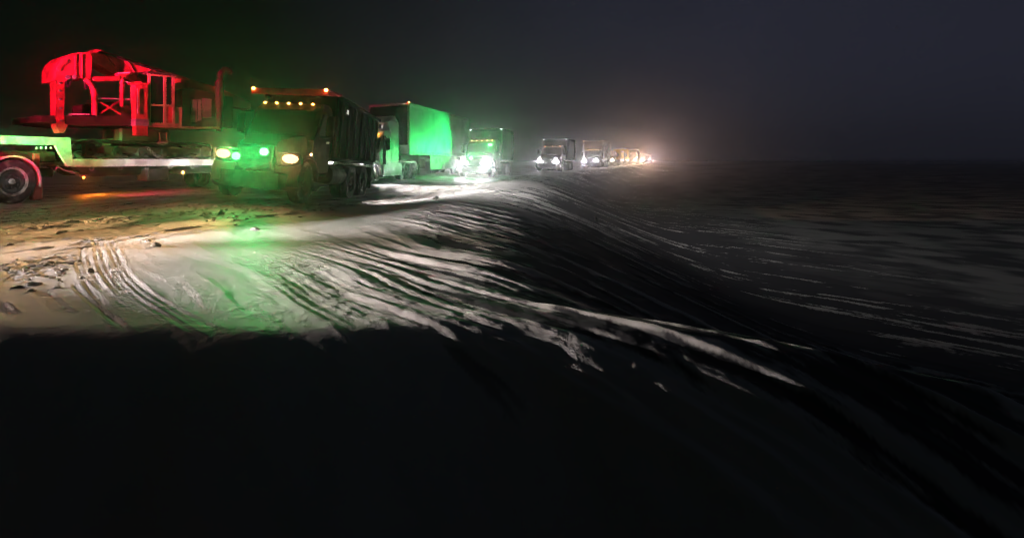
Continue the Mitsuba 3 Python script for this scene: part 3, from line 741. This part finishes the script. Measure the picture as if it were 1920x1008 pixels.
def queued(label, u_left, y, head, paint, lamp_power, lamp=(1.0, .92, .98), body=None, group=None, z=-.17, markers=AMBER, weight=.4, lens_k=11, visor_n=5, cutoff=26, width=4, spill=0, drop=2, turn=8, spill_weight=.3, body_top=3.5, lampz=1.0):
    a = math.radians(head)
    d, n = np.array([math.sin(a), math.cos(a)]), np.array([-math.cos(a), math.sin(a)])
    left = np.array([(u_left - 600) / F * y, y])
    axle = left + n * .9 + d * .83
    t = Thing('queued_truck', label, 'truck', place(axle[0], axle[1], z, head), QUEUE)
    truck_front(t, paint, tag='queue' + paint + str(lamp) + str(lens_k) + str(markers) + str(visor_n), lamp=lamp, lamp_k=lens_k, lamp_w=.34, lamp_h=.26, lamp_z=lampz, weight=.02, markers=markers, visor_n=visor_n, trim='black_steel', metal='black_steel')
    for s in (1, -1):
        wheel(t, 0, s * .98, .52, .52, .30, s)
        for x in (-4.6, -5.95):
            wheel(t, x, s * 1.0, .52, .52, .28, s, dual=True)
    if body:
        b = t.add('cargo_box', box(-2.7, -7.4, -1.22, 1.22, 1.15, body_top, .03), body, cache=('qbox', body, body_top))
        for s in (1, -1):
            t.add('corner_lamp', lens_mesh(-2.68, s * 1.12, body_top - .05, .12, .1, .06), 'lens_white', under=b, emit=glow((.8, .95, 1.0), 8, .005), cache=('qlamp', s, body_top))
    else:
        t.add('fifth_wheel', box(-5.8, -4.7, -.5, .5, .98, 1.12, .04), 'black_steel', cache=('q5',))
    for s in (1, -1):  # extra glowing lenses added to widen the headlight glare
        for i, (y_, z_) in enumerate(((.56, lampz - .02), (.76, lampz + .29))):
            k = t.add('glare_lamp', box(.80, .90, s * y_ - .17, s * y_ + .17, z_ - .15, z_ + .15, .03), 'black_steel', cache=('drv', s, i, lampz))
            t.add('lens', lens_mesh(.90, s * y_, z_, .29, .26, .06), 'lens_white', under=k, emit=glow(lamp, lens_k, .02), cache=('drl', s, i, lampz, str(lamp), lens_k))
    if lamp_power:
        beams(t, lamp, lamp_power, x=.98, y=.9, z=lampz, cutoff=cutoff, width=width, weight=weight, spill=lamp_power * spill, drop=drop, turn=turn, spill_cut=45, spill_weight=spill_weight)
    return t


q3 = queued('truck with the brightest headlights and a green lamp, beside the green box trailer', 915, 33.0, 31, 'black_paint', 42, body='body_steel', body_top=3.55, weight=2, spill_weight=2, cutoff=13, width=5, drop=6, turn=10, spill=.3)
for i, (gx_, gy_) in enumerate(((1.6, 8.0), (3.6, 11.5), (6.2, 17.0))):
    beam(f'queued_truck_low_beam_{i}', q3.at((1, .9 - .9 * i, 1.0)), (gx_, gy_, -1.4), WHITE, 260, 3.6, 2.5, 1)
for y, z in ((.62, 2.25), (-.2, 1.35)):
    k = q3.add('strobe_lamp', box(.9, .96, y - .1, y + .1, z - .08, z + .08, .02) if z < 2 else box(-1.3, -1.22, y - .1, y + .1, z - .02, z + .14, .02), 'black_steel')
    q3.add('lens', lens_mesh(.97 if z < 2 else -1.21, y, z + (.0 if z < 2 else .06), .3, .24, .06), 'lens_white', under=k, emit=glow((.14, 1.0, .2), 5, .03))
    o = (1.05 if z < 2 else -1.1, y, z)
    beam(f'queued_truck_strobe_{int(z * 10)}', q3.at(o), q3.at((o[0] + 6, y - 6, z)), GREEN, 135 if z > 2 else 40, 46, 24, 2)
    beam(f'queued_truck_strobe_halo_{int(z * 10)}', q3.at(o), q3.at((o[0] + 6, y + 1, z + .6)), GREEN, 14, 50, 10, 1.5)
queued('dark truck with amber roof lamps, next behind the brightest truck', 1045, 49.0, 37, 'black_paint', 13, body='body_steel', body_top=3.45, visor_n=3)
queued('truck with white headlights just left of the tall pale box trailer', 1120, 70.0, 37.4, 'black_paint', 24, body='body_steel')
queued('truck with orange roof lamps just right of the tall pale box trailer', 1150, 85.0, 37.4, 'black_paint', 30, lamp=(1.0, .8, .6), body=None)
queued('truck half hidden by glare before the rearmost vehicle', 1168, 102.0, 37.4, 'black_paint', 28, lamp=(1.0, .75, .52), body='yellow_paint', lens_k=15)
queued('rearmost truck in the queue whose lights blaze at the road edge', 1192, 112.0, 37.4, 'black_paint', 120, lamp=(1.0, .62, .40), body='body_steel', weight=.8, lens_k=30)


queued('low orange lit truck far behind the blazing truck', 1206, 135.0, 37.4, 'black_paint', 80, lamp=(1.0, .5, .42), lens_k=25)
queued('last faint pair of headlights at the end of the road', 1218, 165.0, 37.4, 'black_paint', 60, lamp=(.9, .8, 1.0), lens_k=25)


def far_van(label, u, y, skin, head=37.4, length=9.0, top=4.0):
    t = Thing('box_trailer', label, 'trailer', place((u - 600) / F * y, y, -.17, head), 'box trailers far back in the queue')
    box_trailer(t, length, top, 1.2, skin, True, 6, tag=('far', skin, length, top))
    return t


far_van('tall pale box trailer standing among the far headlights', 1112, 73.0, 'van_skin')
far_van('small yellow box trailer near the far end of the queue', 1150, 98.0, 'yellow_paint', length=6, top=2.9)

# ------------------------------------------------------------------ 7. pickup with warning lamps, left of the view
pk = Thing('added_pickup', 'unseen white pickup added to carry red and green roof lamps', 'pickup', place(-8.6, 6.3, 0, 276))


def pickup(t):
    t.add('body', concat([prism([(2.2, .45), (2.2, .95), (2.1, 1.05), (.9, 1.1), (-3.3, 1.1), (-3.4, .5)], -.98, .98, .0)]), 'white_paint')
    t.add('cab', hull([(x, s * w, z) for s in (1, -1) for x, w, z in ((.95, .95, 1.1), (.25, .8, 1.75), (-1.2, .8, 1.75), (-1.6, .95, 1.1))]), 'white_paint')
    for s in (1, -1):
        t.add('window', prism([(.75, 1.15), (.22, 1.65), (-1.15, 1.65), (-1.4, 1.15)], s * .86, s * .93), 'dark_glass')
        for x in (1.4, -2.2):
            wheel(t, x, s * .86, .4, .4, .27, s)
        h = t.add('headlight', box(2.14, 2.2, s * .75 - .16, s * .75 + .16, .72, .94, .03), 'black_steel')
        t.add('lens', lens_mesh(2.2, s * .75, .83, .26, .16, .05), 'lens_white', under=h, emit=glow(WARM, 20, .02))
    b = t.add('light_bar', box(-.6, -.4, -.6, .6, 1.76, 1.84, .02), 'black_steel')
    for y, c in ((-.42, RED), (.42, GREEN)):
        t.add('lens', box(-.62, -.38, y - .16, y + .16, 1.845, 1.98, .04), 'lens_white', under=b, emit=glow(c, 12, .02))


pickup(pk)
for i, (gx_, gy_, gp_) in enumerate(((-1.6, 3.9, 52), (-.6, 5.0, 90), (.3, 6.4, 110), (2.2, 5.0, 230), (1.6, 3.55, 230), (2.4, 8.3, 330))):
    beam(f'pickup_added_beam_{i}', pk.at((2.3, .75 - .3 * i, .83)), (gx_, gy_, .0), (1.0, .74, .60) if i < 3 else (1.0, .88, .84), gp_, 13 if i < 3 else 9, 6 if i < 3 else 4, 1.2)  # fan of added spots that lights the foreground snow
beam('pickup_added_spot', pk.at((2.1, -.75, 1.1)), ROAD_M[:3, :3] @ at_px(255, 312, LN), WHITE, 420, 4, 2, .5)  # added spot without a lamp body, brightens the trailer rail
beam('pickup_added_spot_001', pk.at((2.1, .75, 1.1)), ROAD_M[:3, :3] @ at_px(365, 311, LN), WHITE, 1300, 3.6, 2, .5)  # second added spot on the rail
beam('pickup_red_lamp', pk.at((-.3, -.42, 2.05)), ROAD_M[:3, :3] @ at_px(150, 140, LE), RED, 400, 16, 9, 2)
beam('pickup_red_lamp_boom', pk.at((-.3, -.36, 2.05)), ROAD_M[:3, :3] @ at_px(240, 118, LE), RED, 1500, 6.5, 4, .8)
beam('pickup_red_lamp_side', pk.at((-.3, -.30, 2.05)), ROAD_M[:3, :3] @ at_px(258, 190, LE), RED, 400, 7, 4, 1)
beam('pickup_red_lamp_low', pk.at((-.3, -.5, 2.05)), ROAD_M[:3, :3] @ at_px(60, 335, LN), RED, 420, 13, 5, 1)
beam('pickup_added_red', pk.at((-.3, -.6, 1.6)), (-6.0, 9.4, 0), RED, 420, 26, 6, 1)  # unseen red spot added to tint the snow at the left
beam('pickup_added_warm', pk.at((.2, .8, 1.7)), (-3.4, 9.3, 0), (1.0, .54, .27), 1000, 30, 7, 1.6)  # added warm spot that brightens the road by the dump truck
for i, (u_, v_) in enumerate(((5, 262), (62, 264), (116, 272))):
    beam(f'pickup_green_lamp_{i}', pk.at((-.3, .42, 1.95)), ROAD_M[:3, :3] @ at_px(u_, v_, LN), GREEN, 420, 5, 3, .5)
beam('pickup_added_spot_002', pk.at((2.1, .75, 1.1)), ROAD_M[:3, :3] @ at_px(28, 335, LN), WHITE, 60, 6, 2, .4)  # added spot that lifts the trailer wheel

# ------------------------------------------------------------------ 8. small things on the snow
def clod(u, v, w, h, label):
    p = ground_px(u, v)
    px = p[1] / F * .8
    m = trimesh.creation.icosphere(3, 1.0)
    nn = meshkit.fbm(m.vertices * 1.7 + u, 3, int(u)) - .5
    m.vertices *= (1 + .7 * nn)[:, None]
    m.apply_scale((w * px / 2, w * px * .45, h * px / 2 * 1.6))
    t = Thing('frozen_clod', label, 'clod', np.eye(4), 'frozen lumps lying on the snow')
    key = t.key
    m.apply_translation((p[0], p[1], ground_z(p[0], p[1]) + .08 * h * px))
    scene[key] = mikit.ply(m, 'clod_mat', smooth=True)


clod(293, 461, 24, 9, 'dark frozen lump on the smooth snow right of the curved tracks')
clod(278, 453, 14, 6, 'smaller lump just behind the dark lump on smooth snow')
clod(118, 436, 27, 8, 'flat dark lump on the snow above the churned patch')
clod(817, 384, 15, 9, 'dark lump on the bright snow verge behind the dump truck')
clod(415, 404, 16, 8, 'brown lump in the churned row before the dump truck')
clod(478, 430, 22, 7, 'dark flat lump below the churned row before the dump truck')
clod(35, 538, 22, 6, 'dark lump at the lower edge of the churned patch')
clod(60, 545, 18, 6, 'lump right of the dark lump under the churned patch')
clod(170, 508, 16, 10, 'dark lump between the curved tyre tracks')

crumbs = []
for k in range(850):
    u, v = rng.uniform(-60, 640), None
    row = rng.choice(3, p=[.54, .40, .06])
    v = (404 - .035 * u, 424 - .055 * u, 500 + .02 * u)[row] + rng.normal(0, (5, 7, 16)[row])
    if row == 2:
        u = rng.normal(70, 45)
    if v < 352:
        continue
    p = ground_px(u, v)
    r = abs(rng.normal(.014, .012)) + .006
    m = trimesh.creation.icosahedron()
    m.vertices = m.vertices * rng.uniform(.6, 1.3, (12, 1)) * (r * 1.3, r, r * .7)
    m.apply_translation((p[0], p[1], ground_z(p[0], p[1]) + r * .15))
    crumbs.append(m)
scene['snow_crumbs'] = mikit.ply(concat(crumbs), 'clod_mat')
labels['snow_crumbs'] = {'label': 'crumbs of dirty snow strewn along the road edge and the churned patch', 'category': 'snow', 'kind': 'stuff'}

mp = Thing('marker_stake', 'thin dark stake with a white reflector standing in the dark ditch', 'stake', np.eye(4))
x, y = 6.85, 12.0
gz = float(ground_z(x, y))
mp.add('post', box(x - .025, x + .025, y - .02, y + .02, gz - .2, -.30, .008), 'post_mat')
mp.add('reflector', trimesh.creation.cylinder(.04, segment=[(x, y - .035, -.43), (x, y - .02, -.43)], sections=16), 'reflector_white')
sp = Thing('post_stub', 'low dark post stub capped with snow in the ditch', 'post', np.eye(4))
x, y = 2.6, 5.0
gz = float(ground_z(x, y))
sp.add('post', tube([(x, y, gz - .2), (x, y, -.33)], .055, 14), 'post_mat')
cap = ball(x, y, -.325, .075, 3, (1, 1, .55))
sp.add('snow_cap', cap, 'capsnow_mat', smooth=True)
